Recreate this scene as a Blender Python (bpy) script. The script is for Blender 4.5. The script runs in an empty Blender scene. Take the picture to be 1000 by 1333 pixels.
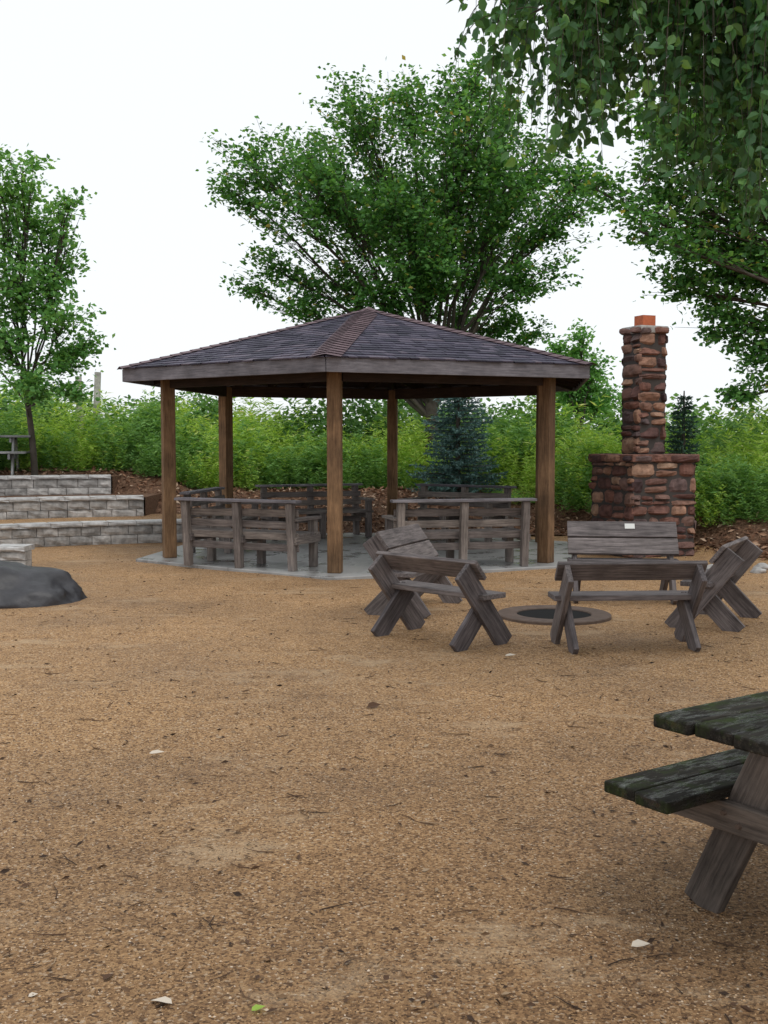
import bpy, math, bmesh, numpy as np
from mathutils import Vector, Matrix, noise as mn
rng = np.random.default_rng(7)
S = bpy.context.scene
S.view_settings.view_transform='Standard'; S.view_settings.look='None'; S.view_settings.exposure=0
R = math.radians

# ------------------------------------------------------------ helpers
def link(o,parent=None):
    S.collection.objects.link(o)
    if parent: o.parent=parent
    return o
def empty(name,loc=(0,0,0),rz=0):
    e=bpy.data.objects.new(name,None); e.location=loc; e.rotation_euler=(0,0,rz); e.empty_display_size=.2
    return link(e)
def mesh(name,v,f,mat,parent=None,smooth=False):
    me=bpy.data.meshes.new(name)
    if isinstance(v,np.ndarray): v=v.tolist()
    if isinstance(f,np.ndarray): f=f.tolist()
    me.from_pydata(v,[],f); me.update()
    if mat: me.materials.append(mat)
    if smooth: me.polygons.foreach_set('use_smooth',[True]*len(me.polygons))
    o=bpy.data.objects.new(name,me)
    return link(o,parent)
BOX_F=[(0,3,2,1),(4,5,6,7),(0,1,5,4),(1,2,6,5),(2,3,7,6),(3,0,4,7)]
def board(name,parent,a,b,w,t,up,mat,bev=.006):
    a=Vector(a);b=Vector(b);X=(b-a);L=X.length;X.normalize()
    Z=Vector(up);Z=(Z-X*Z.dot(X)).normalized();Y=Z.cross(X)
    h,g=w/2,t/2
    v=[(-L/2,-h,-g),(L/2,-h,-g),(L/2,h,-g),(-L/2,h,-g),(-L/2,-h,g),(L/2,-h,g),(L/2,h,g),(-L/2,h,g)]
    o=mesh(name,v,BOX_F,mat,parent)
    c=(a+b)/2
    M=Matrix(((X.x,Y.x,Z.x,c.x),(X.y,Y.y,Z.y,c.y),(X.z,Y.z,Z.z,c.z),(0,0,0,1)))
    o.matrix_local=M
    if bev:
        m=o.modifiers.new('b','BEVEL');m.width=bev;m.segments=2
    return o
class MB:
    def __init__(s): s.v=[];s.f=[]
    def add(s,v,f):
        n=len(s.v); s.v+= [tuple(map(float,p)) for p in v]; s.f+=[tuple(i+n for i in q) for q in f]
    def tube(s,P,rad,k=7):
        P=[np.array(p,float) for p in P]; vs=[]
        for i,p in enumerate(P):
            d=P[min(i+1,len(P)-1)]-P[max(i-1,0)]; d/=np.linalg.norm(d)+1e-9
            a=np.cross(d,[.31,.95,.05]); a/=np.linalg.norm(a)+1e-9; b=np.cross(d,a)
            for j in range(k):
                t=2*math.pi*j/k; vs.append(p+rad[i]*(math.cos(t)*a+math.sin(t)*b))
        fs=[]
        for i in range(len(P)-1):
            for j in range(k):
                fs.append((i*k+j,i*k+(j+1)%k,(i+1)*k+(j+1)%k,(i+1)*k+j))
        s.add(vs,fs)
    def obj(s,name,mat,parent=None,smooth=False): return mesh(name,s.v,s.f,mat,parent,smooth)

# ------------------------------------------------------------ materials
def newmat(name):
    m=bpy.data.materials.new(name);m.use_nodes=True
    nt=m.node_tree; b=nt.nodes['Principled BSDF']; b.inputs['Specular IOR Level'].default_value=.3
    return m,nt,b
def N(nt,t,**k):
    n=nt.nodes.new(t)
    for a,v in k.items():
        if a in n.inputs: n.inputs[a].default_value=v
        else: setattr(n,a,v)
    return n
def ramp(nt,src,stops):
    r=nt.nodes.new('ShaderNodeValToRGB'); e=r.color_ramp.elements
    while len(e)<len(stops): e.new(.5)
    for i,(p,c) in enumerate(stops):
        e[i].position=p; e[i].color=(*c,1) if len(c)==3 else c
    nt.links.new(src,r.inputs[0]); return r
def noise(nt,vec,scale,detail=4,rough=.6):
    n=nt.nodes.new('ShaderNodeTexNoise'); n.inputs['Scale'].default_value=scale; n.inputs['Detail'].default_value=detail; n.inputs['Roughness'].default_value=rough
    if vec is not None: nt.links.new(vec,n.inputs['Vector'])
    return n
def mixc(nt,fac,a,b,mode='MIX'):
    m=nt.nodes.new('ShaderNodeMixRGB'); m.blend_type=mode
    for i,x in ((0,fac),(1,a),(2,b)):
        if hasattr(x,'is_linked'): nt.links.new(x,m.inputs[i])
        else: m.inputs[i].default_value = x if i==0 else (*x,1)
    return m
def bump(nt,h,b,strength=.5,dist=.01,prev=None):
    n=nt.nodes.new('ShaderNodeBump'); n.inputs['Strength'].default_value=strength; n.inputs['Distance'].default_value=dist
    nt.links.new(h,n.inputs['Height'])
    if prev: nt.links.new(prev.outputs[0],n.inputs['Normal'])
    nt.links.new(n.outputs[0],b.inputs['Normal']); return n
def wood(name,dark,light,rough=.75,moss=None,wet=False,patch=.5):
    m,nt,b=newmat(name)
    tc=nt.nodes.new('ShaderNodeTexCoord'); oi=nt.nodes.new('ShaderNodeObjectInfo')
    mul=N(nt,'ShaderNodeMath',operation='MULTIPLY'); mul.inputs[1].default_value=37; nt.links.new(oi.outputs['Random'],mul.inputs[0])
    ad=N(nt,'ShaderNodeVectorMath',operation='ADD'); nt.links.new(tc.outputs['Object'],ad.inputs[0]); nt.links.new(mul.outputs[0],ad.inputs[1])
    mp=nt.nodes.new('ShaderNodeMapping'); mp.inputs['Scale'].default_value=(1,14,14); nt.links.new(ad.outputs[0],mp.inputs[0])
    n1=noise(nt,mp.outputs[0],4,8,.7)
    c=ramp(nt,n1.outputs[0],[(.32,dark),(.5,[(x+y)/2 for x,y in zip(dark,light)]),(.68,light)])
    n2=noise(nt,ad.outputs[0],3.2,5)
    r2=ramp(nt,n2.outputs[0],[(.3,(1-patch,)*3),(.7,(1,1,1))])
    mm=mixc(nt,1,c.outputs[0],r2.outputs[0],'MULTIPLY')
    rr=ramp(nt,oi.outputs['Random'],[(0,(.62,.62,.66)),(1,(1.0,1.0,1.0))])
    mm=mixc(nt,1,mm.outputs[0],rr.outputs[0],'MULTIPLY')
    if moss:
        n3=noise(nt,ad.outputs[0],9,6,.75); f=ramp(nt,n3.outputs[0],[(.48,(0,0,0)),(.64,(.85,.85,.85))])
        mm=mixc(nt,f.outputs[0],mm.outputs[0],moss)
        n5=noise(nt,ad.outputs[0],42,4,.8); f=ramp(nt,n5.outputs[0],[(.64,(0,0,0)),(.70,(.4,.4,.4))])
        mm=mixc(nt,f.outputs[0],mm.outputs[0],(.25,.27,.2))  # pale specks painted into the colour as wet sheen spots, not moss
    nt.links.new(mm.outputs[0],b.inputs['Base Color'])
    if wet:
        mp2=nt.nodes.new('ShaderNodeMapping'); mp2.inputs['Scale'].default_value=(1,4,4); nt.links.new(ad.outputs[0],mp2.inputs[0])
        n4=noise(nt,mp2.outputs[0],6,6,.75); f=ramp(nt,n4.outputs[0],[(.50,(.8,)*3),(.60,(.06,)*3)])
        nt.links.new(f.outputs[0],b.inputs['Roughness'])
        f2=ramp(nt,n4.outputs[0],[(.50,(.12,)*3),(.60,(.6,)*3)]); nt.links.new(f2.outputs[0],b.inputs['Specular IOR Level'])
        bump(nt,n1.outputs[0],b,.3,.004)
    else:
        b.inputs['Roughness'].default_value=rough
        bump(nt,n1.outputs[0],b,.6,.006)
    return m
def island_mat(name,stops,rough=.9,transl=0,nscale=None,bmp=0,spec=.25,hv=.25):
    m,nt,b=newmat(name); b.inputs['Specular IOR Level'].default_value=spec
    g=nt.nodes.new('ShaderNodeNewGeometry'); tc=nt.nodes.new('ShaderNodeTexCoord')
    c=ramp(nt,g.outputs['Random Per Island'],stops); out=c.outputs[0]
    if nscale:
        n=noise(nt,tc.outputs['Object'],nscale,5); r=ramp(nt,n.outputs[0],[(.3,(1-hv,)*3),(.7,(1+hv,)*3)])
        out=mixc(nt,1,out,r.outputs[0],'MULTIPLY').outputs[0]
    nt.links.new(out,b.inputs['Base Color']); b.inputs['Roughness'].default_value=rough
    if bmp:
        n=noise(nt,tc.outputs['Object'],bmp,6,.7); bump(nt,n.outputs[0],b,.6,.01)
    if transl:
        t=nt.nodes.new('ShaderNodeBsdfTranslucent'); t2=mixc(nt,1,out,(1.35,1.25,.6),'MULTIPLY'); nt.links.new(t2.outputs[0],t.inputs[0])
        ms=nt.nodes.new('ShaderNodeMixShader'); ms.inputs[0].default_value=transl
        nt.links.new(b.outputs[0],ms.inputs[1]); nt.links.new(t.outputs[0],ms.inputs[2])
        nt.links.new(ms.outputs[0],nt.nodes['Material Output'].inputs[0])
    return m

M_post=wood('post_wood',(.15,.08,.04),(.44,.26,.13))
M_fascia=wood('fascia_wood',(.15,.14,.155),(.35,.325,.345))
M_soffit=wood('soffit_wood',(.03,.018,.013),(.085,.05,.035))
M_bench=wood('bench_wood',(.08,.066,.066),(.34,.29,.275))
M_bench2=wood('gazebo_bench_wood',(.12,.10,.092),(.42,.36,.32))
M_wet=wood('wet_table_wood',(.010,.010,.009),(.05,.043,.034),moss=(.028,.042,.010),wet=True)
M_leg=wood('table_leg_wood',(.08,.064,.054),(.28,.225,.185))
M_grey=wood('grey_table_wood',(.25,.25,.25),(.5,.5,.49))
M_bark=island_mat('bark',[(0,(.06,.05,.042)),(1,(.10,.085,.07))],.95,nscale=9,bmp=25)
M_shingle=island_mat('shingle',[(0,(.022,.021,.038)),(.35,(.042,.038,.062)),(.6,(.062,.056,.088)),(.85,(.088,.075,.108)),(1,(.12,.10,.13))],.65,nscale=40,spec=.35)
M_cap=island_mat('ridge_shingle',[(0,(.085,.05,.06)),(1,(.145,.092,.105))],.65,nscale=40,spec=.35)
M_stone=island_mat('field_stone',[(0,(.05,.032,.034)),(.2,(.12,.057,.046)),(.4,(.19,.092,.068)),(.55,(.09,.065,.065)),(.7,(.20,.11,.082)),(.85,(.28,.155,.105)),(1,(.33,.22,.155))],.75,nscale=11,bmp=22,hv=.45)
M_mortar=island_mat('mortar',[(0,(.06,.052,.048)),(1,(.06,.052,.048))],.95)
M_clay=island_mat('clay',[(0,(.46,.13,.06)),(1,(.46,.13,.06))],.8,nscale=10)
M_block=island_mat('wall_block',[(0,(.25,.24,.23)),(.5,(.34,.325,.31)),(1,(.44,.42,.40))],.9,nscale=9,bmp=40,hv=.45)
M_capst=island_mat('cap_block',[(0,(.40,.395,.39)),(1,(.52,.51,.50))],.85,nscale=10,bmp=40,hv=.3)
M_rock=island_mat('boulder_rock',[(0,(.03,.029,.033)),(1,(.03,.029,.033))],.45,nscale=5,bmp=12,spec=.5,hv=.5)
M_leafA=island_mat('leaf_elm',[(0,(.04,.125,.032)),(.4,(.075,.21,.053)),(.75,(.13,.32,.08)),(.97,(.20,.42,.11)),(1,(.42,.32,.07))],.5,transl=.42,spec=.35)
M_leafB=island_mat('leaf_light',[(0,(.08,.21,.06)),(.5,(.15,.36,.10)),(1,(.26,.48,.16))],.55,transl=.42)
M_leafC=island_mat('leaf_near',[(0,(.032,.09,.035)),(.5,(.062,.165,.062)),(.9,(.11,.26,.09)),(1,(.2,.37,.11))],.42,transl=.36,spec=.4)
M_leafD=island_mat('leaf_shrub',[(0,(.055,.14,.04)),(.5,(.12,.26,.075)),(1,(.23,.41,.13))],.6,transl=.3)
M_leafE=island_mat('leaf_shrub_yellow',[(0,(.14,.27,.045)),(.5,(.26,.44,.085)),(1,(.39,.57,.14))],.6,transl=.35)
M_weed=island_mat('weed_leaf',[(0,(.20,.35,.055)),(.5,(.34,.54,.095)),(.9,(.49,.68,.16)),(1,(.62,.63,.28))],.6,transl=.42)
M_weed2=island_mat('weed_leaf_mid',[(0,(.09,.21,.06)),(.5,(.18,.36,.10)),(1,(.30,.50,.17))],.6,transl=.4)
M_spruce=island_mat('spruce_needle',[(0,(.04,.10,.085)),(.5,(.08,.165,.145)),(1,(.16,.27,.26))],.6)
M_spruceG=island_mat('dark_spruce_needle',[(0,(.022,.055,.035)),(.5,(.038,.09,.055)),(1,(.07,.14,.09))],.6)
M_mulchchip=island_mat('mulch_chip',[(0,(.08,.04,.026)),(.4,(.20,.10,.058)),(.8,(.34,.20,.125)),(1,(.5,.38,.28))],.9)
M_pebble=island_mat('gravel_grain',[(0,(.07,.042,.025)),(.3,(.20,.118,.062)),(.6,(.32,.19,.097)),(.88,(.47,.30,.16)),(1,(.60,.49,.38))],.75)
M_debris=island_mat('twig_debris',[(0,(.03,.02,.015)),(.6,(.09,.05,.03)),(.9,(.18,.11,.06)),(1,(.4,.3,.2))],.9)
M_paleleaf=island_mat('pale_leaf',[(0,(.5,.40,.33)),(1,(.6,.55,.45))],.6)
M_steel=island_mat('rusty_steel',[(0,(.10,.07,.055)),(1,(.14,.10,.08))],.6,nscale=12)
M_ash=island_mat('ash',[(0,(.012,.012,.012)),(1,(.012,.012,.012))],1)
M_plaque=island_mat('plaque',[(0,(.65,.65,.62)),(1,(.65,.65,.62))],.4)
M_birch=island_mat('birch_bark',[(0,(.42,.40,.38)),(1,(.5,.48,.45))],.8,nscale=9,hv=.5)

def ground_mat():
    m,nt,b=newmat('crushed_granite'); tc=nt.nodes.new('ShaderNodeTexCoord'); o=tc.outputs['Object']
    v=N(nt,'ShaderNodeTexVoronoi'); v.inputs['Scale'].default_value=105; nt.links.new(o,v.inputs['Vector'])
    sep=nt.nodes.new('ShaderNodeSeparateColor'); nt.links.new(v.outputs['Color'],sep.inputs[0])
    c=ramp(nt,sep.outputs[0],[(0,(.12,.065,.032)),(.25,(.31,.177,.083)),(.6,(.455,.268,.126)),(.9,(.57,.36,.18)),(1,(.66,.51,.36))])
    big=noise(nt,o,.42,6,.62); r=ramp(nt,big.outputs[0],[(.30,(.60,.58,.57)),(.45,(.88,.87,.86)),(.56,(1.0,.99,.98)),(.7,(1.2,1.18,1.14))])
    x=mixc(nt,1,c.outputs[0],r.outputs[0],'MULTIPLY')
    med=noise(nt,o,6,7,.78); r=ramp(nt,med.outputs[0],[(.30,(.50,.46,.44)),(.49,(1,1,1))])
    x=mixc(nt,.8,x.outputs[0],r.outputs[0],'MULTIPLY')
    # ground colour darkens towards the near table and foreground, edge broken by noise
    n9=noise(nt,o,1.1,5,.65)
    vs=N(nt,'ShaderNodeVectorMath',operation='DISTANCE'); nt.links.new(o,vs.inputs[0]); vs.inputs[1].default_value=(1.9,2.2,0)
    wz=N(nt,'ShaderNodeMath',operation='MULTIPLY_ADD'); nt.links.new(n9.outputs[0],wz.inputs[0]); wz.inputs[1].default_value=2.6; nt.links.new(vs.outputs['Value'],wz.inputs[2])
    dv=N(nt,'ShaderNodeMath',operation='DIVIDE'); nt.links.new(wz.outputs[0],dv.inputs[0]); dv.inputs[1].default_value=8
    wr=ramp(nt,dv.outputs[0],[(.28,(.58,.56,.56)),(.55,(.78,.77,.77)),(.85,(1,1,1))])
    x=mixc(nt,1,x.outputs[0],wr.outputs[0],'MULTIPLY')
    mp=nt.nodes.new('ShaderNodeMapping'); mp.inputs['Location'].default_value=(3.3,8.1,0); mp.inputs['Scale'].default_value=(1,1.8,1); nt.links.new(o,mp.inputs[0])
    p=noise(nt,mp.outputs[0],.9,7,.7); f=ramp(nt,p.outputs[0],[(.56,(0,0,0)),(.66,(.55,.55,.55))])
    x=mixc(nt,f.outputs[0],x.outputs[0],(.50,.36,.225))
    v2=N(nt,'ShaderNodeTexVoronoi'); v2.inputs['Scale'].default_value=11; nt.links.new(o,v2.inputs['Vector'])
    f=ramp(nt,v2.outputs['Distance'],[(.04,(.8,.8,.8)),(.10,(0,0,0))])
    x=mixc(nt,f.outputs[0],x.outputs[0],(.08,.05,.03))
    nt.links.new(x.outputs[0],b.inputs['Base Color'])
    rr=ramp(nt,big.outputs[0],[(.35,(.6,.6,.6)),(.55,(.88,.88,.88))]); nt.links.new(rr.outputs[0],b.inputs['Roughness'])
    b1=bump(nt,v.outputs['Distance'],b,.9,.008); b2=bump(nt,med.outputs[0],b,.6,.035,b1)
    return m
M_ground=ground_mat()
def simple_ground(name,stops,sc,bsc):
    m,nt,b=newmat(name); tc=nt.nodes.new('ShaderNodeTexCoord'); n=noise(nt,tc.outputs['Object'],sc,8,.75)
    c=ramp(nt,n.outputs[0],stops); nt.links.new(c.outputs[0],b.inputs['Base Color']); b.inputs['Roughness'].default_value=.95
    n2=noise(nt,tc.outputs['Object'],bsc,5,.7); bump(nt,n2.outputs[0],b,1,.04); return m
M_mulch=simple_ground('mulch',[(.3,(.05,.028,.02)),(.5,(.15,.08,.048)),(.7,(.28,.17,.11))],22,25)
M_grass=simple_ground('field_grass',[(.3,(.06,.13,.025)),(.5,(.12,.24,.045)),(.7,(.2,.36,.08))],6,12)
def conc():
    m,nt,b=newmat('wet_concrete'); tc=nt.nodes.new('ShaderNodeTexCoord'); n=noise(nt,tc.outputs['Object'],2.2,7,.65)
    c=ramp(nt,n.outputs[0],[(.3,(.17,.165,.16)),(.5,(.29,.285,.28)),(.7,(.38,.37,.355))]); nt.links.new(c.outputs[0],b.inputs['Base Color'])
    r=ramp(nt,n.outputs[0],[(.4,(.2,)*3),(.6,(.6,)*3)]); nt.links.new(r.outputs[0],b.inputs['Roughness']); b.inputs['Specular IOR Level'].default_value=.5
    n2=noise(nt,tc.outputs['Object'],60,3); bump(nt,n2.outputs[0],b,.2,.004); return m
M_conc=conc()

# ------------------------------------------------------------ terrain
def sst(a,b,x):
    t=np.clip((x-a)/(b-a),0,1); return t*t*(3-2*t)
def foot(x): return 18.9-4.4*sst(2.6,5.6,x)
def goff(x): return 2.5-1.4*sst(1.0,2.6,x)-.5*sst(-2.6,-3.6,x)
def h(x,y):
    f=foot(x); z=.62*sst(0,2.4,y-f)+.02*np.clip(y-f-2.4,0,30)
    z=z+.38*sst(-3.3,-4.7,x)*sst(19.2,21.5,y)
    z=z+.012*np.sin(x*1.9+.4)*np.sin(y*1.3)*(np.clip((f-1-y),0,1))*sst(0,1,np.abs(y))
    return z
def sheet(name,xs,ys,fn,mat,off=0):
    V=[];F=[];nx=len(xs)
    for y in ys:
        for x in xs:
            X,Y=fn(x,y); V.append((float(X),float(Y),float(h(X,Y))+off))
    for j in range(len(ys)-1):
        for i in range(nx-1): a=j*nx+i; F.append((a,a+1,a+nx+1,a+nx))
    return mesh(name,V,F,mat,None,True)
xs=np.concatenate([[-400,-150,-60,-25],np.linspace(-14,14,113),[25,60,150,400]])
ys=np.concatenate([[-60,-20],np.linspace(-5,32,150),[40,60,120,600]])
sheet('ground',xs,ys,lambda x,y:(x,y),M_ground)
def wob(x): return .25*math.sin(x*1.7)+.12*math.sin(x*4.3+1)+.05*math.sin(x*11)
xm=np.linspace(-14,14,180)
sheet('mulch_bed',xm,np.linspace(0,1,26),lambda x,s:(x,foot(x)+(.15+wob(x))*(1-s)+s*4.2),M_mulch,.03)
sheet('grass_field',xs,np.concatenate([np.linspace(0,12,40),[20,60,150,500]]),lambda x,s:(x,foot(x)+goff(x)+.4+s),M_grass,.06)

# ------------------------------------------------------------ leaves
def leaves(name,P,L,W,mat,parent,D=None,up=.7,kind=2,flat=.5,ljit=.35):
    n=len(P); 
    if D is None: D=rng.normal(size=(n,3))*[1,1,flat]
    D=D/np.linalg.norm(D,axis=1,keepdims=True)
    Nn=rng.normal(size=(n,3))+np.array([0,0,up*2]); Nn-= D*(Nn*D).sum(1,keepdims=True); Nn/=np.linalg.norm(Nn,axis=1,keepdims=True)+1e-9
    Sd=np.cross(Nn,D)
    sc=(1+ljit*rng.uniform(-1,1,(n,1))); l=L*sc; w=W*sc
    if kind==2:
        V=np.stack([P,P+D*l*.45+Sd*w*.5+Nn*w*.15,P+D*l,P+D*l*.45-Sd*w*.5+Nn*w*.15],1).reshape(-1,3)
        b=np.arange(n)[:,None]*4
        F=np.concatenate([b+[0,1,2],b+[0,2,3]],0)
    else:
        V=np.stack([P,P+D*l*.18+Sd*w*.38+Nn*w*.1,P+D*l*.5+Sd*w*.48+Nn*w*.13,P+D*l-Nn*w*.12,P+D*l*.5-Sd*w*.48+Nn*w*.13,P+D*l*.18-Sd*w*.38+Nn*w*.1],1).reshape(-1,3)
        b=np.arange(n)[:,None]*6
        F=np.concatenate([b+[0,1,2,3],b+[0,3,4,5]],0)
    return mesh(name,V,F,mat,parent)
def bez(a,b,c,n):
    t=np.linspace(0,1,n)[:,None]; return (1-t)**2*np.array(a)+2*t*(1-t)*np.array(b)+t*t*np.array(c)
def tree(name,base,fork,lobes,leafmat,trunk_r=.14,L=.1,W=.06,tw=46,per=42,spread=.2,lean=(0,0),up=.7,limb=.42):
    root=empty(name,(base[0],base[1],base[2])); B=np.array(base,float); mb=MB()
    top=np.array([base[0]+lean[0],base[1]+lean[1],fork]);
    mid=(B+top)/2+[.06,0,0]
    T=bez(B,mid,top,8)
    mb.tube(T-B,np.linspace(trunk_r*1.25,trunk_r*.85,8),9)
    pts=[]
    for (x,y,z,r) in lobes:
        C=np.array([x,y,z],float); st=T[rng.integers(5,8)]
        ctrl=st*.55+C*.45; ctrl[2]=st[2]+(C[2]-st[2])*.62; ctrl[:2]=st[:2]*.62+C[:2]*.38; ctrl+=rng.normal(size=3)*.15
        P=bez(st,ctrl,C,9); P[1:-1]+=rng.normal(size=(7,3))*.04
        mb.tube(P-B,np.linspace(trunk_r*limb,.014,9),6)
        nt_=int(tw*r*r)+6
        for k in range(nt_):
            d=rng.normal(size=3); d/=np.linalg.norm(d); d[2]=d[2]*.85+.1
            E=C+d*r*rng.uniform(.35,1.18)**.8
            s0=P[rng.integers(4,9)]
            cc=(s0+E)/2+np.array([0,0,.12*r])
            Q=bez(s0,cc,E,5)
            mb.tube(Q-B,np.linspace(.012,.003,5),3)
            m=int(per*rng.uniform(.4,1.5))
            t=rng.uniform(.3,1.04,m)[:,None]
            q=(1-t)**2*s0+2*t*(1-t)*cc+t*t*E
            pts.append(q+rng.normal(size=(m,3))*[spread,spread,spread*.4])
    mb.obj('trunk_and_limbs',M_bark,root,True)
    P=np.concatenate(pts)-B
    leaves('foliage',P,L,W,leafmat,root,up=up)
    return root

lob=[(-2.65,7.2,1.0),(-1.65,7.8,1.0),(-.5,8.4,1.1),(.5,9.0,.8),(1.8,8.9,1.0),(2.7,8.5,.9),(-1.3,6.5,1.2),(-2.5,5.4,.65),(0,7.0,1.4),(1.65,7.5,1.5),(3.2,7.4,1.2),(3.9,6.3,.9),(2.3,5.8,1.3),(.65,5.3,1.3),(-1.0,5.0,.95),(-1.9,4.5,.5),(3.1,5.0,.75),(2.65,4.1,.55),(1.65,4.3,.7),(0,4.4,.65),(-3.2,6.9,.5),(4.2,7.2,.5),(3.3,3.9,.3),(-2.9,4.9,.35)]
yo=[-.6,.8,-.5,.3,-.8,.7,-1.4,.2,1.5,-1.5,.4,-.6,1.4,-1.4,.5,-.4,-1.0,.3,1.1,-1.0,0,.2,0,0]
L1=[(x,24+o,z,r) for (x,z,r),o in zip(lob,yo)]+[(1,25.8,7,1.2),(.2,22.5,6.3,.9),(2.4,22.3,6.6,.9),(.9,23,5.0,.8)]
tree('elm_tree',(1.0,24,float(h(1.0,24))-.05),2.6,L1,M_leafA,.15,L=.11,W=.072,tw=36,per=54,spread=.13,limb=.36)
lr=[(3.87,5.4,.6),(3.7,4.6,.42),(4.45,6.0,.85),(5.3,5.5,.95),(4.75,4.7,.8),(4.3,4.0,.45),(5.5,4.3,.85),(5.2,3.4,.6),(5.75,2.95,.5),(5.45,2.3,.3),(5.9,6.9,1.0),(4.1,6.7,.7),(3.3,5.5,.35),(5.0,7.2,.8),(7,6,1.3),(7.4,4.2,1.0),(7.2,8,1.2),(8.6,6,1.2),(6.5,3.3,.7)]
L2=[(x,17+rng.uniform(-.8,.8),z,r) for x,z,r in lr]
tree('linden_tree',(7.7,17.2,float(h(7.7,17.2))-.05),3.0,L2,M_leafA,.17,L=.10,W=.068,tw=52,per=52,spread=.11,limb=.28)
ll=[(-6.35,6.3,.5),(-6.6,5.5,.65),(-5.85,5.1,.45),(-6.5,4.4,.75),(-5.7,3.8,.52),(-6.7,3.3,.75),(-5.7,3.0,.52),(-5.5,5.8,.28),(-7.4,4.7,.8),(-7.5,3.6,.7),(-6.0,4.4,.45),(-7.1,5.9,.5),(-5.4,3.4,.35),(-6.2,2.5,.45),(-6.1,5.6,.4),(-6.9,6.6,.35),(-5.5,2.5,.3)]
L3=[(x,20.3+rng.uniform(-.5,.5),z,r) for x,z,r in ll]
tree('maple_tree',(-6.55,20.9,.9),2.6,L3,M_leafB,.055,L=.10,W=.07,tw=50,per=40,spread=.13,lean=(-.15,0),limb=.4)
L4=[(x,30+rng.uniform(-.4,.4),z,r) for x,z,r in [(5.1,3.9,.5),(5.6,3.5,.6),(4.8,3.2,.5),(5.3,2.8,.7),(5.9,2.7,.5),(4.6,4.1,.25),(5.2,4.4,.3)]]
tree('birch_sapling',(5.3,30,.7),2.0,L4,M_leafB,.06,L=.12,W=.08,tw=55,per=36,spread=.13)

def near_tree():
    B=np.array([4.6,6.6,0.]); root=empty('overhanging_birch_tree',tuple(B)); mb=MB()
    T=bez(B,B+[.1,0,2.6],B+[-.1,.1,5.4],10); mb.tube(T-B,np.linspace(.2,.1,10),12)
    pts=[];dirs=[]
    def zbot(x):
        return float(np.interp(x,[.45,.55,.62,.72,.85,1.1,1.25,1.45,1.6,1.8,2.1,2.6,4],[3.6,3.5,3.62,3.4,3.08,3.12,3.3,3.4,3.05,2.85,2.75,2.75,2.9]))
    for y in np.linspace(5.4,7.3,8):
        sc=y/6.0
        for q in range(2):
            xe=rng.uniform(.45,.95)*sc; z0=rng.uniform(3.95,4.6)*(.55+.45*sc)
            st=T[rng.integers(6,10)]; E=np.array([xe,y,z0-.15]); P=bez(st,(st+E)/2+[0,0,.7],E,24)
            mb.tube(P-B,np.linspace(.045,.006,24),6)
            for i in range(4,24):
                for s in range(4):
                    a=P[i]+rng.normal(size=3)*[.12,.14,.03]
                    xr=a[0]/sc
                    if xr<.47: continue
                    zb=1.6+(zbot(xr)-1.6)*sc
                    end=zb+abs(rng.normal())*.32 + (rng.uniform()<.45)*rng.uniform(.15,.9)
                    if end>a[2]-.06: end=a[2]-.12
                    drift=rng.normal(size=2)*.12
                    Q=bez(a,[a[0]+drift[0],a[1]+drift[1],a[2]+.02],[a[0]+drift[0]*1.3,a[1]+drift[1]*1.3,end],7)
                    mb.tube(Q-B,np.linspace(.0035,.0012,7),3)
                    ln=a[2]-end; m=int(ln/.035)+2
                    t=rng.uniform(.05,1,m)[:,None]
                    qq=(1-t)**2*Q[0]+2*t*(1-t)*np.array([a[0]+drift[0],a[1]+drift[1],a[2]+.02])+t*t*Q[-1]
                    pts.append(qq+rng.normal(size=(m,3))*.014)
                    dirs.append(rng.normal(size=(m,3))*[.65,.65,.3]+[0,0,-.7])
    mb.obj('trunk_and_limbs',M_bark,root,True)
    P=np.concatenate(pts)-B; D=np.concatenate(dirs)
    leaves('foliage',P,.064,.045,M_leafC,root,D=D,up=.35,kind=3)
    C=[]
    for c in [(4,6.6,5.6,1.3),(3.1,6,5.7,.8),(5.3,6.8,5.4,1.2),(4.8,7.4,4.3,1.0)]:
        d=rng.normal(size=(1500,3)); d/=np.linalg.norm(d,axis=1,keepdims=True); C.append(np.array(c[:3])+d*c[3]*rng.uniform(.3,1,(1500,1))**.5)
    leaves('upper_foliage',np.concatenate(C)-B,.09,.06,M_leafC,root,up=.3)
near_tree()

def shrub_mass(name,lobes,mat,L,W,dens,shell=.45):
    pts=[]
    for x,y,z,r in lobes:
        n=int(dens*r*r); d=rng.normal(size=(n,3)); d/=np.linalg.norm(d,axis=1,keepdims=True)
        a,b=rng.uniform(0,6,2)
        rad=r*(1+.25*np.sin(d[:,0:1]*4+a)*np.sin(d[:,2:3]*5+b)+.14*np.sin(d[:,0:1]*12+d[:,2:3]*11+a)+.10*np.sin(d[:,1:2]*17+d[:,0:1]*9+b))
        p=np.array([x,y,z])+d*rad*rng.uniform(shell,1.08,(n,1)); pts.append(p)
    return leaves(name,np.concatenate(pts),L,W,mat,None,up=.7)
sl=[]
for x in np.arange(-19,20,1.5):
    sl.append((x+rng.uniform(-.5,.5),37+rng.uniform(-2,2),1.4+rng.uniform(-.6,.9),1.2+rng.uniform(-.3,.4)))
    sl.append((x,35.5,.8,1.3))
shrub_mass('distant_trees',sl,M_leafD,.2,.13,1100)
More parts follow.
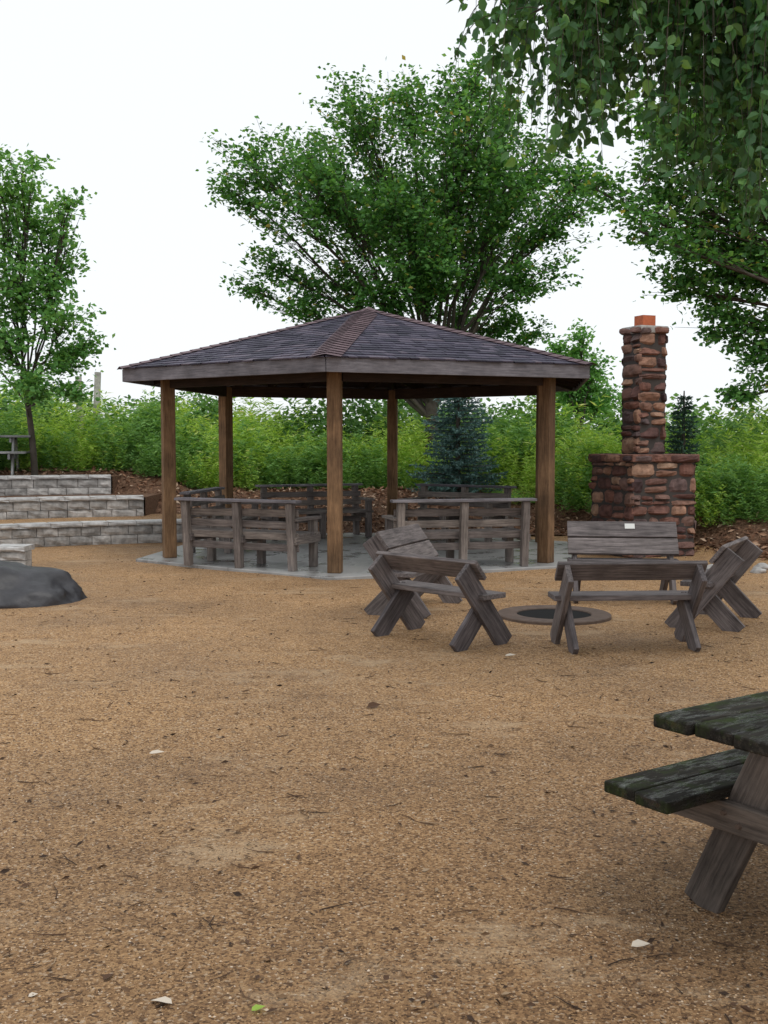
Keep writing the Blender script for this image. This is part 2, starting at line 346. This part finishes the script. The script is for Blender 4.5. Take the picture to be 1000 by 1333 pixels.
sA=[(-1.6,25,1.7,.95),(-.5,25.3,1.9,.9),(.4,25,1.5,.8),(-4.6,28,1.9,1.1),(-6,28.5,1.8,1.0),(6.4,21.5,1.4,.75),(7.2,21,1.5,.85),(6.0,19.5,1.0,.55),(8,20,1.3,.8),(3.1,27,1.5,.9),(-9,27,2.0,1.1),(5.3,19.2,.9,.4),(5.5,16.6,.5,.42),(6.3,16.9,.6,.5),(-7.2,24.5,1.9,.7),(2.7,22.5,1.1,.5),(-3.9,23.5,1.4,.5)]
sB=[(-3.3,27,1.5,.9),(-2.4,26,1.2,.7),(-7.6,26,1.8,.8),(4.3,24,1.2,.7),(5.4,23.5,1.1,.7),(2.6,25,1.0,.7),(7.4,18.2,.9,.6),(6.5,18.0,.7,.5),(-5.2,25.5,1.5,.7),(9,23,1.5,1)]
for i in range(12): sA.append((rng.uniform(-11,13),rng.uniform(27,31),1.1+rng.uniform(0,.9),rng.uniform(.5,.95)))
for i in range(12): sB.append((rng.uniform(-11,13),rng.uniform(26,31),1.0+rng.uniform(0,.6),rng.uniform(.5,.9)))
shrub_mass('shrub_hedge',sA,M_leafD,.13,.08,1900)
shrub_mass('shrub_hedge',sB,M_leafE,.11,.06,2200)

# tall weeds
def weed_mesh(i,mat,ns=10,lw=(.11,.022)):
    P=[];D=[]
    for s in range(ns):
        x,y=rng.normal(size=2)*.22; H=rng.uniform(.7,1.5); ln=rng.normal(size=2)*.16
        n=int(H*42); t=np.sort(rng.uniform(.12,1,n)); 
        p=np.stack([x+ln[0]*t**2,y+ln[1]*t**2,H*t],1); a=rng.uniform(0,6.28,n)
        p+=rng.normal(size=p.shape)*(.04*(1.1-t))[:,None]
        P.append(p); D.append(np.stack([np.cos(a),np.sin(a),rng.uniform(-.1,.9,n)],1))
    o=leaves('weed_clump',np.concatenate(P),lw[0],lw[1],mat,None,D=np.concatenate(D),up=.9)
    me=o.data; bpy.data.objects.remove(o)
    return me
WM=[weed_mesh(i,M_weed) for i in range(5)]+[weed_mesh(9,M_weed2,9,(.13,.035)) for i in range(3)]
wroot=empty('tall_weeds')
cnt=0
while cnt<1100:
    if cnt<130: x=rng.uniform(3.4,9)
    elif cnt<200: x=rng.uniform(-5.5,-3)
    else: x=rng.uniform(-12,13)
    f=float(foot(x)); y=f+float(goff(x))+.1+abs(rng.normal())*(1.2 if cnt<200 else 2.6)+wob(x*.8)*.6
    if y>31: continue
    if x<-4.6 and y<21.4: continue
    if (x-3.68)**2+(y-15.85)**2<1.4: continue
    z=float(h(x,y)); 
    if x<-4.6 and y<22.5: z=max(z,.97)
    if (x-1.5)**2+(y-21.4)**2<.8: continue
    patch=mn.noise(Vector((x*.55,y*.4,3)))
    me=WM[rng.integers(5)] if patch+rng.normal()*.12<.05 else WM[5+rng.integers(3)]
    o=bpy.data.objects.new('clump',me); link(o,wroot); o.location=(x,y,z)
    dpt=y-f-float(goff(x))
    s=(.45+.46*min(max(dpt,0)/2.2,1))*rng.uniform(.65,1.18)*(1+.6*mn.noise(Vector((x*.9,y*.5,0)))); 
    if x>4.0 and y<19: s*=.8
    o.scale=(s*1.25+.1,s*1.25+.1,s); o.rotation_euler=(rng.normal()*.06,rng.normal()*.06,rng.uniform(0,6.28)); cnt+=1

def spruce(name,x,y,z,H,Rr,mat):
    root=empty(name,(x,y,z)); mb=MB(); mb.tube([(0,0,0),(0,0,H*.5),(0,0,H)],[.06,.04,.01],8); P=[];D=[]
    for zz in np.arange(.08,H*.97,.075):
        r=Rr*(1-zz/H)**.8*rng.uniform(.8,1.15)+.03; nb=int(8+r*9)
        for k in range(nb):
            a=rng.uniform(0,6.28); rr=r*rng.uniform(.7,1.15); n=int(rr*95)+8
            t=rng.uniform(.1,1,n); d=np.array([math.cos(a),math.sin(a),0]); 
            p=np.outer(t*rr,d); p[:,2]=zz-t*rr*.12+.16*(t**2)*rr; 
            sp=np.cross(d,[0,0,1]); p+=np.outer(rng.normal(size=n)*.035*(1.2-t),sp); P.append(p)
            D.append(d+rng.normal(size=(n,3))*.55)
            mb.tube([(0,0,zz),tuple(d*rr*.97+[0,0,zz+.03*rr])],[.01,.003],3)
    mb.obj('trunk_and_branches',M_bark,root); leaves('needles',np.concatenate(P),.075,.018,mat,root,D=np.concatenate(D),up=.3)
spruce('blue_spruce_tree',1.40,21.1,.45,3.2,.88,M_spruce)
spruce('spruce_tree',4.72,17.6,.25,2.15,.48,M_spruceG)
b=empty('birch_trunk',(-6.55,24,.9)); mb=MB(); mb.tube([(0,0,0),(.03,0,1.1),(0,0,2.1)],[.08,.075,.07],9); mb.obj('log',M_birch,b,True)
b=empty('birch_trunk',(-6.2,24.2,.9)); mb=MB(); mb.tube([(0,0,0),(-.03,0,1.1),(.02,0,2.2)],[.08,.075,.07],9); mb.obj('log',M_birch,b,True)

# ------------------------------------------------------------ gazebo
GC=Vector((-.22,16.1,0)); dl=R(7.2)
gz=empty('gazebo',GC)
def hexv(r,z,k): 
    a=-dl+k*math.pi/3; return Vector((r*math.sin(a),-r*math.cos(a),z))
sv=[hexv(3.36,.04,k) for k in range(6)]+[hexv(3.36,-.1,k) for k in range(6)]
o=mesh('slab',[tuple(v) for v in sv],[tuple(range(6))]+[(k,k+6,(k+1)%6+6,(k+1)%6) for k in range(6)],M_conc,gz)
m=o.modifiers.new('b','BEVEL');m.width=.01
for k in range(6):
    p=hexv(2.9,0,k); a=-dl+k*math.pi/3
    board(f'post_{k+1}',gz,(p.x,p.y,.041),(p.x,p.y,2.47),.165,.165,(math.sin(a),-math.cos(a),0),M_post,.01)
    q=hexv(2.9,0,k+1)
    d=(q-p).normalized()
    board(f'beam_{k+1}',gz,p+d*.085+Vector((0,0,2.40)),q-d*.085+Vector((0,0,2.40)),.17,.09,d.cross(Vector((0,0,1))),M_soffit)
    a0=hexv(3.48,2.47,k);a1=hexv(3.48,2.47,k+1);d=(a1-a0).normalized()
    board(f'fascia_{k+1}',gz,a0,a1,.165,.04,d.cross(Vector((0,0,1))),M_fascia,.004)
    c0=Vector((0,0,3.36)); e=hexv(3.42,2.46,k)
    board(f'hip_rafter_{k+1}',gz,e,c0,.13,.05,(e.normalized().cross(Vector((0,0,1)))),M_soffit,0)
    mid=(a0+a1)/2
    for j,s in enumerate((-.66,-.33,0,.33,.66)):
        tt=1-abs(s)
        e0=mid+(a1-a0)*.5*s; apex=Vector((0,0,3.40)); 
        top=e0+(apex-Vector((mid.x,mid.y,2.47)))*(tt-.06)
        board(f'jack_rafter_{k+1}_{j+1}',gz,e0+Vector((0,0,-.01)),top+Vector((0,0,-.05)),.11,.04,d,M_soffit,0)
zt=3.47
def eave(k): return hexv(3.49,2.55,k)
V=[tuple(eave(k)) for k in range(6)]+[(0,0,zt)]+[tuple(eave(k)-Vector((0,0,.02))) for k in range(6)]+[(0,0,zt-.025)]
F=[(k,(k+1)%6,6) for k in range(6)]+[((k+1)%6+7,k+7,13) for k in range(6)]+[(k,k+7,(k+1)%6+7,(k+1)%6) for k in range(6)]
mesh('roof_deck',V,F,M_soffit,gz)
mb=MB();cap=MB()
for k in range(6):
    A=hexv(3.53,2.555,k);B_=hexv(3.53,2.555,k+1);T=Vector((0,0,zt+.01))
    mid=(A+B_)/2; sl_=T-mid; Ls=sl_.length; up=sl_.normalized(); al=(B_-A).normalized(); nn=al.cross(up).normalized()
    W=(B_-A).length; ex=.135; rows=int(Ls/ex)
    for r in range(rows+1):
        v0=r*ex; v1=min(v0+ex*1.12,Ls); 
        w0=W/2*(1-v0/Ls); w1=W/2*(1-v1/Ls); u=-w0+rng.uniform(-.2,0)
        while u<w0:
            wd=rng.uniform(.09,.26); ua=max(u,-w0); ub=min(u+wd,w0)
            if ub-ua>.01:
                lift=.012+rng.uniform(0,.007); jb=rng.uniform(-.012,.012)
                ca=max(-w1,min(w1,ua)); cb=max(-w1,min(w1,ub))
                p=[mid+al*ua+up*(v0+jb)+nn*lift, mid+al*(ub-.004)+up*(v0+jb)+nn*lift, mid+al*(cb-.004 if cb>ca else cb)+up*v1+nn*.004, mid+al*ca+up*v1+nn*.004,
                   mid+al*ua+up*(v0+jb)-nn*.002, mid+al*(ub-.004)+up*(v0+jb)-nn*.002]
                mb.add(p,[(0,1,2,3),(4,5,1,0)])
            u+=wd
    E=hexv(3.53,2.555,k); dv=T-E; n=int(dv.length/.14); dn=dv.normalized()
    planes=[]
    for other in (B_,hexv(3.53,2.555,k-1)):
        m2=(E+other)/2; u2=(T-m2).normalized(); a2=(other-E).normalized(); n2=a2.cross(u2).normalized()
        if n2.z<0: n2=-n2
        w2=n2.cross(dn).normalized()
        if w2.dot(a2)<0: w2=-w2
        planes.append((w2,n2))
    for i in range(n+1):
        p0=E+dn*(i*.14-.01); p1=p0+dn*.17; wv=.18
        if i>=n: p1=T+Vector((0,0,.005))
        tap=min(1,(T-p1).length/.45+.12); tap0=min(1,(T-p0).length/.45+.12)
        ctr0=p0+Vector((0,0,.034)); ctr1=p1+Vector((0,0,.022))
        vs=[ctr0,ctr1]; 
        for w2,n2 in planes: vs+=[p0+w2*wv*tap0+n2*.028,p1+w2*wv*tap+n2*.016]
        cap.add(vs,[(0,2,3,1),(0,1,5,4)])
mb.obj('shingles',M_shingle,gz); cap.obj('hip_caps',M_cap,gz)
V=[tuple(Vector((0,0,zt+.06)))]+[(.22*math.cos(t),.22*math.sin(t),zt-.03) for t in np.linspace(0,2*math.pi,7)[:-1]]
mesh('peak_cap',V,[(0,i+1,(i+1)%6+1) for i in range(6)],M_cap,gz)

def slat_bench(loc,rz,W=1.75):
    b=empty('slat_bench',loc,rz)
    for i,x in enumerate((-W/2+.07,0,W/2-.07)):
        board(f'back_post_{i+1}',b,(x,-.30,0),(x,-.36,.82),.09,.09,(0,1,0),M_bench2)
        board(f'front_leg_{i+1}',b,(x,.22,0),(x,.22,.40 if i==1 else .60),.09,.09,(0,1,0),M_bench2)
        board(f'seat_bearer_{i+1}',b,(x+.055,-.34,.36),(x+.055,.28,.36),.09,.04,(1,0,0),M_bench2)
    for i,z in enumerate((.27,.41,.55,.69)):
        board(f'back_slat_{i+1}',b,(-W/2,-.26-.035*z,z+rng.normal()*.004),(W/2,-.26-.035*z,z+rng.normal()*.004),.09,.03,(0,1,.1),M_bench2)
    board('back_cap',b,(-W/2-.05,-.36,.84),(W/2+.05,-.36,.84),.15,.035,(0,0,1),M_fascia)
    for i in range(4): board(f'seat_slat_{i+1}',b,(-W/2,-.19+i*.135,.42),(W/2,-.19+i*.135,.42),.12,.035,(0,0,1),M_bench2)
    for s in (-1,1):
        board(f'arm_{s+2}',b,(s*(W/2-.05),-.33,.615),(s*(W/2-.05),.3,.615),.12,.035,(0,0,1),M_bench2)
    return b
def at(phi,r):
    a=R(phi); return (GC.x+r*math.sin(a),GC.y-r*math.cos(a),.042)
slat_bench((-1.66,13.98,.042),R(-25),1.65); slat_bench((.90,14.0,.042),R(14),1.75)
slat_bench(at(-157,2.2),R(180+24)); slat_bench(at(143,2.2),R(180-37))
slat_bench(at(-97,2.1),R(-97)); 

# ------------------------------------------------------------ leopold benches
def leopold(loc,facing,L=1.15,high=False,plaque=False,H=.61):
    rz=math.atan2(facing[1],facing[0])-math.pi/2
    b=empty('leopold_bench',loc,rz); F=L/2-.07
    if high: H=.71
    for i,x in enumerate((-F,F)):
        s=1 if x>0 else -1
        board(f'long_leg_{i+1}',b,(x,.27,-.01),(x,-.25,H),.175,.042,(1,0,0),M_bench,.005)
        board(f'short_leg_{i+1}',b,(x-s*.043,-.27,-.01),(x-s*.043,.10,.37),.165,.042,(1,0,0),M_bench,.005)
    board('seat',b,(-L/2+.0,.06,.395),(L/2-.0,.06,.395),.27,.042,(0,0,1),M_bench)
    d=Vector((0,-.52,H)).normalized(); nrm=Vector((0,H,.52)).normalized()
    c=Vector((0,.27,0))+d*(math.hypot(.52,H)-.09)+nrm*.108
    board('backrest',b,c+Vector((-L/2,0,0)),c+Vector((L/2,0,0)),.185,.037,nrm,M_bench)
    if high:
        c2=c-d*.20; board('lower_backrest',b,c2+Vector((-L/2,0,0)),c2+Vector((L/2,0,0)),.185,.035,nrm,M_bench)
    if plaque:
        c3=c+nrm*.022+d*.03+Vector((-.08,0,0)); board('plaque',b,c3+Vector((-.05,0,0)),c3+Vector((.05,0,0)),.06,.006,nrm,M_plaque,0)
    return b
leopold((1.89,8.62,0),(-.06,1),1.16)
leopold((.44,8.98,0),(.72,.70),1.10)
leopold((.28,10.55,0),(.93,-.36),1.1,True)
leopold((2.42,11.25,0),(-.10,-1),1.10,True,True)
leopold((2.94,9.80,0),(-.88,.47),1.05,H=.66)

fp=empty('fire_pit_ring',(1.56,10.15,0)); n=48
ri,ro,z0,z1=.34,.52,-.02,.03
V=[];F=[]
for i in range(n):
    a=2*math.pi*i/n; c,s=math.cos(a),math.sin(a)
    V+=[(ro*c,ro*s,z0),(ro*c,ro*s,z1-.008),((ro-.01)*c,(ro-.01)*s,z1),((ri+.01)*c,(ri+.01)*s,z1),(ri*c,ri*s,z1-.008),(ri*c,ri*s,z0+.025)]
for i in range(n):
    j=(i+1)%n
    for q in range(5): F.append((i*6+q,j*6+q,j*6+q+1,i*6+q+1))
mesh('rim',V,F,M_steel,fp)
mesh('ash_bed',[(.345*math.cos(t),.345*math.sin(t),.014) for t in np.linspace(0,2*math.pi,33)[:-1]],[tuple(range(32))],M_ash,fp)

# ------------------------------------------------------------ stone fireplace
fpz=empty('stone_fireplace',(3.68,15.85,0),R(22))
def stones(mb,w,d,z0,z1,smin=.07,smax=.21,wmin=.12,wmax=.36,rough=1):
    for f in range(4):
        W=w if f%2==0 else d; Dp=(d if f%2==0 else w)/2; ca,sa=math.cos(f*math.pi/2),math.sin(f*math.pi/2)
        def put(u,ww,z,hh):
            g=.006; n=6; pr=rng.uniform(-.004,.035)*rough; V=[];F=[]
            cj=rng.normal(size=(2,2,2))*.011*rough; tl=rng.normal(size=2)*.02*rough
            for j in range(n):
                for i in range(n):
                    a=i/(n-1);b_=j/(n-1); ea=min(a,1-a)*2; eb=min(b_,1-b_)*2
                    rd=(1-(1-min(ea*1.5,1))**2.5)*(1-(1-min(eb*1.5,1))**2.5)
                    aa,bb=2*a-1,2*b_-1
                    aa*=1-.13*abs(bb)**5; bb*=1-.16*abs(2*a-1)**5
                    A_=(aa+1)/2;B2=(bb+1)/2
                    jx=sum(cj[p][q][0]*(A_ if p else 1-A_)*(B2 if q else 1-B2) for p in (0,1) for q in (0,1))
                    jz=sum(cj[p][q][1]*(A_ if p else 1-A_)*(B2 if q else 1-B2) for p in (0,1) for q in (0,1))
                    x=u+g+(ww-2*g)*A_+jx; zz=z+g+(hh-2*g)*B2+jz
                    ou=Dp-.025+(pr+.028)*rd+(tl[0]*aa+tl[1]*bb)*rd+rng.normal()*.0035
                    X,Y=x,-ou; V.append((X*ca-Y*sa,X*sa+Y*ca,zz))
            for j in range(n-1):
                for i in range(n-1): q=j*n+i; F.append((q,q+1,q+n+1,q+n))
            mb.add(V,F)
        z=z0
        while z<z1-.02:
            hh=min(rng.uniform(smin,smax),z1-z); 
            if z1-(z+hh)<.05: hh=z1-z
            u=-W/2
            while u<W/2-.01:
                ww=rng.uniform(wmin,wmax); 
                if W/2-(u+ww)<.09: ww=W/2-u
                if hh>.15 and rng.uniform()<.4:
                    k=hh*rng.uniform(.38,.62); put(u,ww,z,k); put(u,ww,z+k,hh-k)
                else: put(u,ww,z,hh)
                u+=ww
            z+=hh
mb=MB(); stones(mb,1.06,1.06,0,1.32,.09,.23,.14,.4); stones(mb,.46,.46,1.43,3.12,.10,.24,.18,.46); 
mb.obj('stones',M_stone,fpz,False)
def boxm(name,w,d,z0,z1,mat,par,bev=.0):
    v=[(-w/2,-d/2,z0),(w/2,-d/2,z0),(w/2,d/2,z0),(-w/2,d/2,z0),(-w/2,-d/2,z1),(w/2,-d/2,z1),(w/2,d/2,z1),(-w/2,d/2,z1)]
    o=mesh(name,v,BOX_F,mat,par)
    if bev: m=o.modifiers.new('b','BEVEL');m.width=bev;m.segments=3
    return o
boxm('core',1.02,1.02,-.1,1.33,M_mortar,fpz); boxm('chimney_core',.42,.42,1.33,3.12,M_mortar,fpz)
mb=MB(); stones(mb,1.13,1.13,1.31,1.43,.11,.13,.25,.5); mb.obj('ledge_stones',M_stone,fpz); boxm('ledge_top',1.11,1.11,1.325,1.425,M_stone,fpz,.01)
mb=MB(); stones(mb,.51,.51,3.10,3.2,.1,.11,.2,.3); mb.obj('crown_stones',M_stone,fpz); boxm('chimney_crown',.48,.48,3.11,3.215,M_block,fpz,.02)
V=[];F=[]
for (r_,z) in ((.105,3.2),(.105,3.37),(.075,3.37),(.075,3.2)):
    for x,y in ((-1,-1),(1,-1),(1,1),(-1,1)): V.append((x*r_,y*r_,z))
for q in range(3):
    for i in range(4): F.append((q*4+i,q*4+(i+1)%4,q*4+4+(i+1)%4,q*4+4+i))
mesh('clay_flue',V,F,M_clay,fpz)

# ------------------------------------------------------------ terraced walls
def wall(name,poly,z0,z1,fillback,fillmat):
    root=empty(name,(poly[0][0],poly[0][1],0)); o0=np.array([poly[0][0],poly[0][1],0])
    P=np.array(poly,float); seg=np.linalg.norm(np.diff(P,axis=0),axis=1); cum=np.concatenate([[0],np.cumsum(seg)]); tot=cum[-1]
    def pt(s): return np.array([np.interp(s,cum,P[:,0]),np.interp(s,cum,P[:,1])])
    rows=max(1,round((z1-z0-.07)/.14)); rh=(z1-.07-z0)/rows
    bl=MB();cp=MB()
    def block(mb,s0,s1,za,zb,dep,out):
        a=pt(s0+.004);b=pt(s1-.004);d=b-a;L_=np.linalg.norm(d);d/=L_; nn=np.array([-d[1],d[0]])
        n=4; V=[];F=[]
        for j in range(n):
            for i in range(n):
                u=i/(n-1);v=j/(n-1); e=(0 if i in(0,n-1) else 1)*(0 if j in(0,n-1) else 1)
                ou=out-.015+.02*e+rng.normal()*.004
                p=a+d*L_*u+nn*ou; V.append((p[0]-o0[0],p[1]-o0[1],za+.003+(zb-za-.006)*v))
        for j in range(n-1):
            for i in range(n-1): q=j*n+i; F.append((q,q+n,q+n+1,q+1))
        k=len(V); 
        for (u) in (0,1):
            p=a+d*L_*u-nn*dep; V.append((p[0]-o0[0],p[1]-o0[1],zb-.003)); V.append((p[0]-o0[0],p[1]-o0[1],za))
        F.append((n*(n-1),k,k+2,n*n-1)); F.append((0,k+1,k,n*(n-1))); F.append((n-1,n*n-1,k+2,k+3)); F.append((k,k+1,k+3,k+2))
        mb.add(V,F)
    for r in range(rows):
        s=-rng.uniform(0,.2)
        while s<tot:
            w=rng.uniform(.25,.46); a=max(s,0); b=min(s+w,tot)
            if b-a>.03: block(bl,a,b,z0+r*rh,z0+(r+1)*rh,.22,0.)
            s+=w
    s=0
    while s<tot:
        w=rng.uniform(.38,.5); b=min(s+w,tot); block(cp,s,b,z1-.07,z1,.32,.035); s+=w
    bl.obj('blocks',M_block,root); cp.obj('cap_stones',M_capst,root)
    if fillback:
        V=[(x-o0[0],y-o0[1]+.1,z1-.03) for x,y in poly]+[(x-o0[0],fillback-o0[1],z1-.03) for x,y in poly]
        n=len(poly); F=[(i,i+n,i+n+1,i+1) for i in range(n-1)]
        V+=[(V[0][0],V[0][1],-.2),(V[n][0],V[n][1],-.2)]; F.append((0,2*n,2*n+1,n))
        mesh('fill',V,F,fillmat,root)
def smooth(poly,n=30):
    P=np.array(poly,float); c=np.concatenate([[0],np.cumsum(np.linalg.norm(np.diff(P,axis=0),axis=1))]); s=np.linspace(0,c[-1],n)
    X=np.interp(s,c,P[:,0]);Y=np.interp(s,c,P[:,1])
    for _ in range(4):
        X[1:-1]=(X[:-2]+2*X[1:-1]+X[2:])/4; Y[1:-1]=(Y[:-2]+2*Y[1:-1]+Y[2:])/4
    return list(zip(X.tolist(),Y.tolist()))
wall('retaining_wall',smooth([(-3.1,17.7),(-4.2,17.35),(-5.2,16.9),(-6.2,16.2),(-7.4,15.1),(-9,13.4)]),0,.36,19.6,M_ground)
wall('retaining_wall',smooth([(-4.1,19.0),(-5,18.75),(-6.1,18.25),(-7.4,17.3),(-9.5,15.6)]),.3,.68,20.9,M_mulch)
wall('retaining_wall',smooth([(-4.95,20.2),(-5.8,20.0),(-7,19.4),(-8.5,18.3),(-11,16.5)]),.62,1.0,22.5,M_mulch)
wall('retaining_wall',smooth([(-4.48,13.85),(-5.2,13.9),(-6.2,13.4),(-7.5,12.4)]),0,.30,None,None)

bm=bmesh.new(); bmesh.ops.create_icosphere(bm,subdivisions=5,radius=1)
for v in bm.verts:
    p=v.co.copy(); k=1+.20*mn.noise(p*1.3+Vector((3,1,5)))+.08*mn.noise(p*3.3)+.03*mn.noise(p*11)
    v.co=Vector((p.x*k*.88,p.y*k*.58,p.z*k*.40))
me=bpy.data.meshes.new('boulder'); bm.to_mesh(me); me.materials.append(M_rock); me.polygons.foreach_set('use_smooth',[True]*len(me.polygons))
o=link(bpy.data.objects.new('boulder',me)); o.location=(-3.88,11.2,-.0); o.rotation_euler=(0,R(3),R(-8))

# ------------------------------------------------------------ picnic tables
def picnic(loc,rz,mt,ml,L=1.85):
    b=empty('picnic_table',loc,rz)
    for i in range(5):
        y=-.30+i*.15; board(f'top_plank_{i+1}',b,(-L/2+rng.uniform(-.012,.012),y,.73),(L/2,y,.73),.141,.042,(0,0,1),mt,.007)
    for s in (-1,1):
        for i in range(2):
            y=s*(.445+i*.147); board(f'seat_plank_{s+2}_{i+1}',b,(-L/2+.07+rng.uniform(-.012,.012),y,.43),(L/2-.07,y,.43),.139,.042,(0,0,1),mt,.007)
    for k,x in enumerate((-L/2+.36,L/2-.36)):
        board(f'seat_bearer_{k+1}',b,(x,-.65,.355),(x,.65,.355),.10,.04,(1,0,0),ml)
        board(f'top_bearer_{k+1}',b,(x,-.33,.66),(x,.33,.66),.09,.04,(1,0,0),ml)
        for s in (-1,1):
            board(f'leg_{k+1}_{s+2}',b,(x+.042,s*.50,-.01),(x+.042,s*.17,.70),.145,.04,(1,0,0),ml)
            for q in (-.03,.03):
                bm=bmesh.new(); bmesh.ops.create_cone(bm,segments=10,radius1=.011,radius2=.008,depth=.012,cap_ends=True)
                me=bpy.data.meshes.new('bolt'); bm.to_mesh(me); bm.free(); me.materials.append(M_steel)
                o=link(bpy.data.objects.new('bolt',me),b); o.location=(x-.026,s*.335+q,.355+q*.5); o.rotation_euler=(0,R(-90),0)
    return b
picnic((1.82,3.67,0),R(35),M_wet,M_leg)
picnic((-7.55,20.9,.97),R(12),M_grey,M_grey)

# ------------------------------------------------------------ loose material
def pebbles(n,ymin,ymax,smin,smax,name,mat,pw=2.0):
    y=ymin+(ymax-ymin)*rng.uniform(0,1,n)**pw; x=rng.uniform(-1,1,n)*(y*.42+.5)
    z=h(x,y)+.001; s=rng.uniform(smin,smax,(n,1,1))
    o=np.array([(1,0,0),(0,1,0),(-1,0,0),(0,-1,0),(0,0,.7),(0,0,-.7)],float)[None]*s*(1+.35*rng.normal(size=(n,6,1)))
    a=rng.uniform(0,6.28,n); c,s_=np.cos(a)[:,None],np.sin(a)[:,None]
    O=np.stack([o[:,:,0]*c-o[:,:,1]*s_,o[:,:,0]*s_+o[:,:,1]*c,o[:,:,2]],2)
    V=(O+np.stack([x,y,z],1)[:,None]).reshape(-1,3)
    f=np.array([(0,1,4),(1,2,4),(2,3,4),(3,0,4)]); F=(np.arange(n)[:,None,None]*6+f[None]).reshape(-1,3)
    return mesh(name,V,F,mat)
pebbles(52000,1.7,7,.002,.0052,'gravel',M_pebble,1.5)
def chips(n,xy,l,w,name,mat,parent=None,zoff=.03,tilt=.35):
    x,y=xy; z=h(x,y)+zoff
    P=np.stack([x,y,z],1); D=rng.normal(size=(n,3))*[1,1,tilt*.5]
    return leaves(name,P,l,w,mat,parent,D=D,up=.9,kind=2,ljit=.6)
n=22000; x=rng.uniform(-12,10,n); y=foot(x)+.05+rng.uniform(0,3.2,n)
chips(n,(x,y),.085,.035,'mulch_chips',M_mulchchip,None,.045,.8)
n=4200; y=1.8+14*rng.uniform(0,1,n)**1.3; x=rng.uniform(-1,1,n)*(y*.42+.5)
cl=.5+.5*np.sin(x*2.3+y)*np.sin(y*1.7); k=rng.uniform(0,1,n)<.2+.8*cl
chips(int(k.sum()),(x[k],y[k]),.030,.011,'leaf_litter',M_debris,None,.006,.3)
mb=MB()
for i in range(300):
    y=1.9+11*rng.uniform()**1.2; x=rng.uniform(-1,1)*(y*.4+.3); a=rng.uniform(0,6.28); L=rng.uniform(.03,.14); z=float(h(x,y))+.005
    m_=np.array([math.cos(a),math.sin(a),0])*L/2; c=np.array([x,y,z]); k=np.array([-m_[1],m_[0],0])*rng.uniform(-.3,.3)
    mb.tube([c-m_,c+k,c+m_+[0,0,.004]],[.0024,.0022,.001],4)
mb.obj('twigs',M_debris)
def leafobj(x,y,a,l,w,mat):
    D=np.array([[math.cos(a),math.sin(a),.12]]); return leaves('fallen_leaf',np.array([[x,y,.012]]),l,w,mat,None,D=D,up=2.5,kind=3)
leafobj(.78,3.42,.2,.06,.04,M_paleleaf); leafobj(-.60,3.06,2.9,.06,.045,M_paleleaf); leafobj(-.37,3.02,.6,.05,.035,M_weed); leafobj(-1.02,3.1,.6,.04,.03,M_paleleaf)
leafobj(-1.2,5.6,.1,.09,.04,M_paleleaf); leafobj(.9,8.2,.1,.12,.05,M_paleleaf); leafobj(-.9,7.0,.4,.08,.05,M_debris); leafobj(-.1,6.6,.4,.10,.06,M_debris); leafobj(.0,3.2,1,.04,.03,M_debris); leafobj(-.83,3.2,1,.05,.03,M_debris)
for (x,y,s) in [(4.1,13.9,.10),(4.35,13.7,.12),(4.6,13.6,.09),(4.0,14.3,.08),(4.75,13.9,.11),(3.9,13.6,.07),(4.45,14.1,.08)]:
    bm=bmesh.new(); bmesh.ops.create_icosphere(bm,subdivisions=3,radius=s)
    for v in bm.verts: v.co*=1+.35*mn.noise(v.co*(2/s)*.6+Vector((x,y,0))); v.co.z*=.6
    me=bpy.data.meshes.new('rock'); bm.to_mesh(me); me.materials.append(M_block)
    o=link(bpy.data.objects.new('rock',me)); o.location=(x,y,float(h(x,y))+s*.1)

# ------------------------------------------------------------ light & camera
w=bpy.data.worlds.new('World'); S.world=w; w.use_nodes=True; nt=w.node_tree
bg=nt.nodes['Background']; sky=nt.nodes.new('ShaderNodeTexSky'); sky.sky_type='NISHITA'; sky.sun_disc=False
sky.sun_elevation=R(58); sky.sun_rotation=R(150); sky.dust_density=3
mx=nt.nodes.new('ShaderNodeMixRGB'); mx.inputs[0].default_value=.9; mx.inputs[2].default_value=(10.7,11.1,11.4,1)
nt.links.new(sky.outputs[0],mx.inputs[1]); nt.links.new(mx.outputs[0],bg.inputs[0]); bg.inputs[1].default_value=.1
sl=bpy.data.lights.new('sun','SUN'); sl.energy=1.0; sl.angle=R(25); sl.color=(1,.97,.92)
so=link(bpy.data.objects.new('sun',sl)); 
el,az=R(58),R(150); d=Vector((math.sin(az)*math.cos(el),math.cos(az)*math.cos(el),math.sin(el)))
so.rotation_euler=d.to_track_quat('Z','Y').to_euler()
cam=bpy.data.cameras.new('camera'); cam.sensor_fit='VERTICAL'; cam.sensor_height=36; cam.lens=36*1450/1333; cam.clip_end=2000
co=link(bpy.data.objects.new('camera',cam)); co.location=(0,0,1.6); co.rotation_euler=(R(90-3.61),0,0); S.camera=co
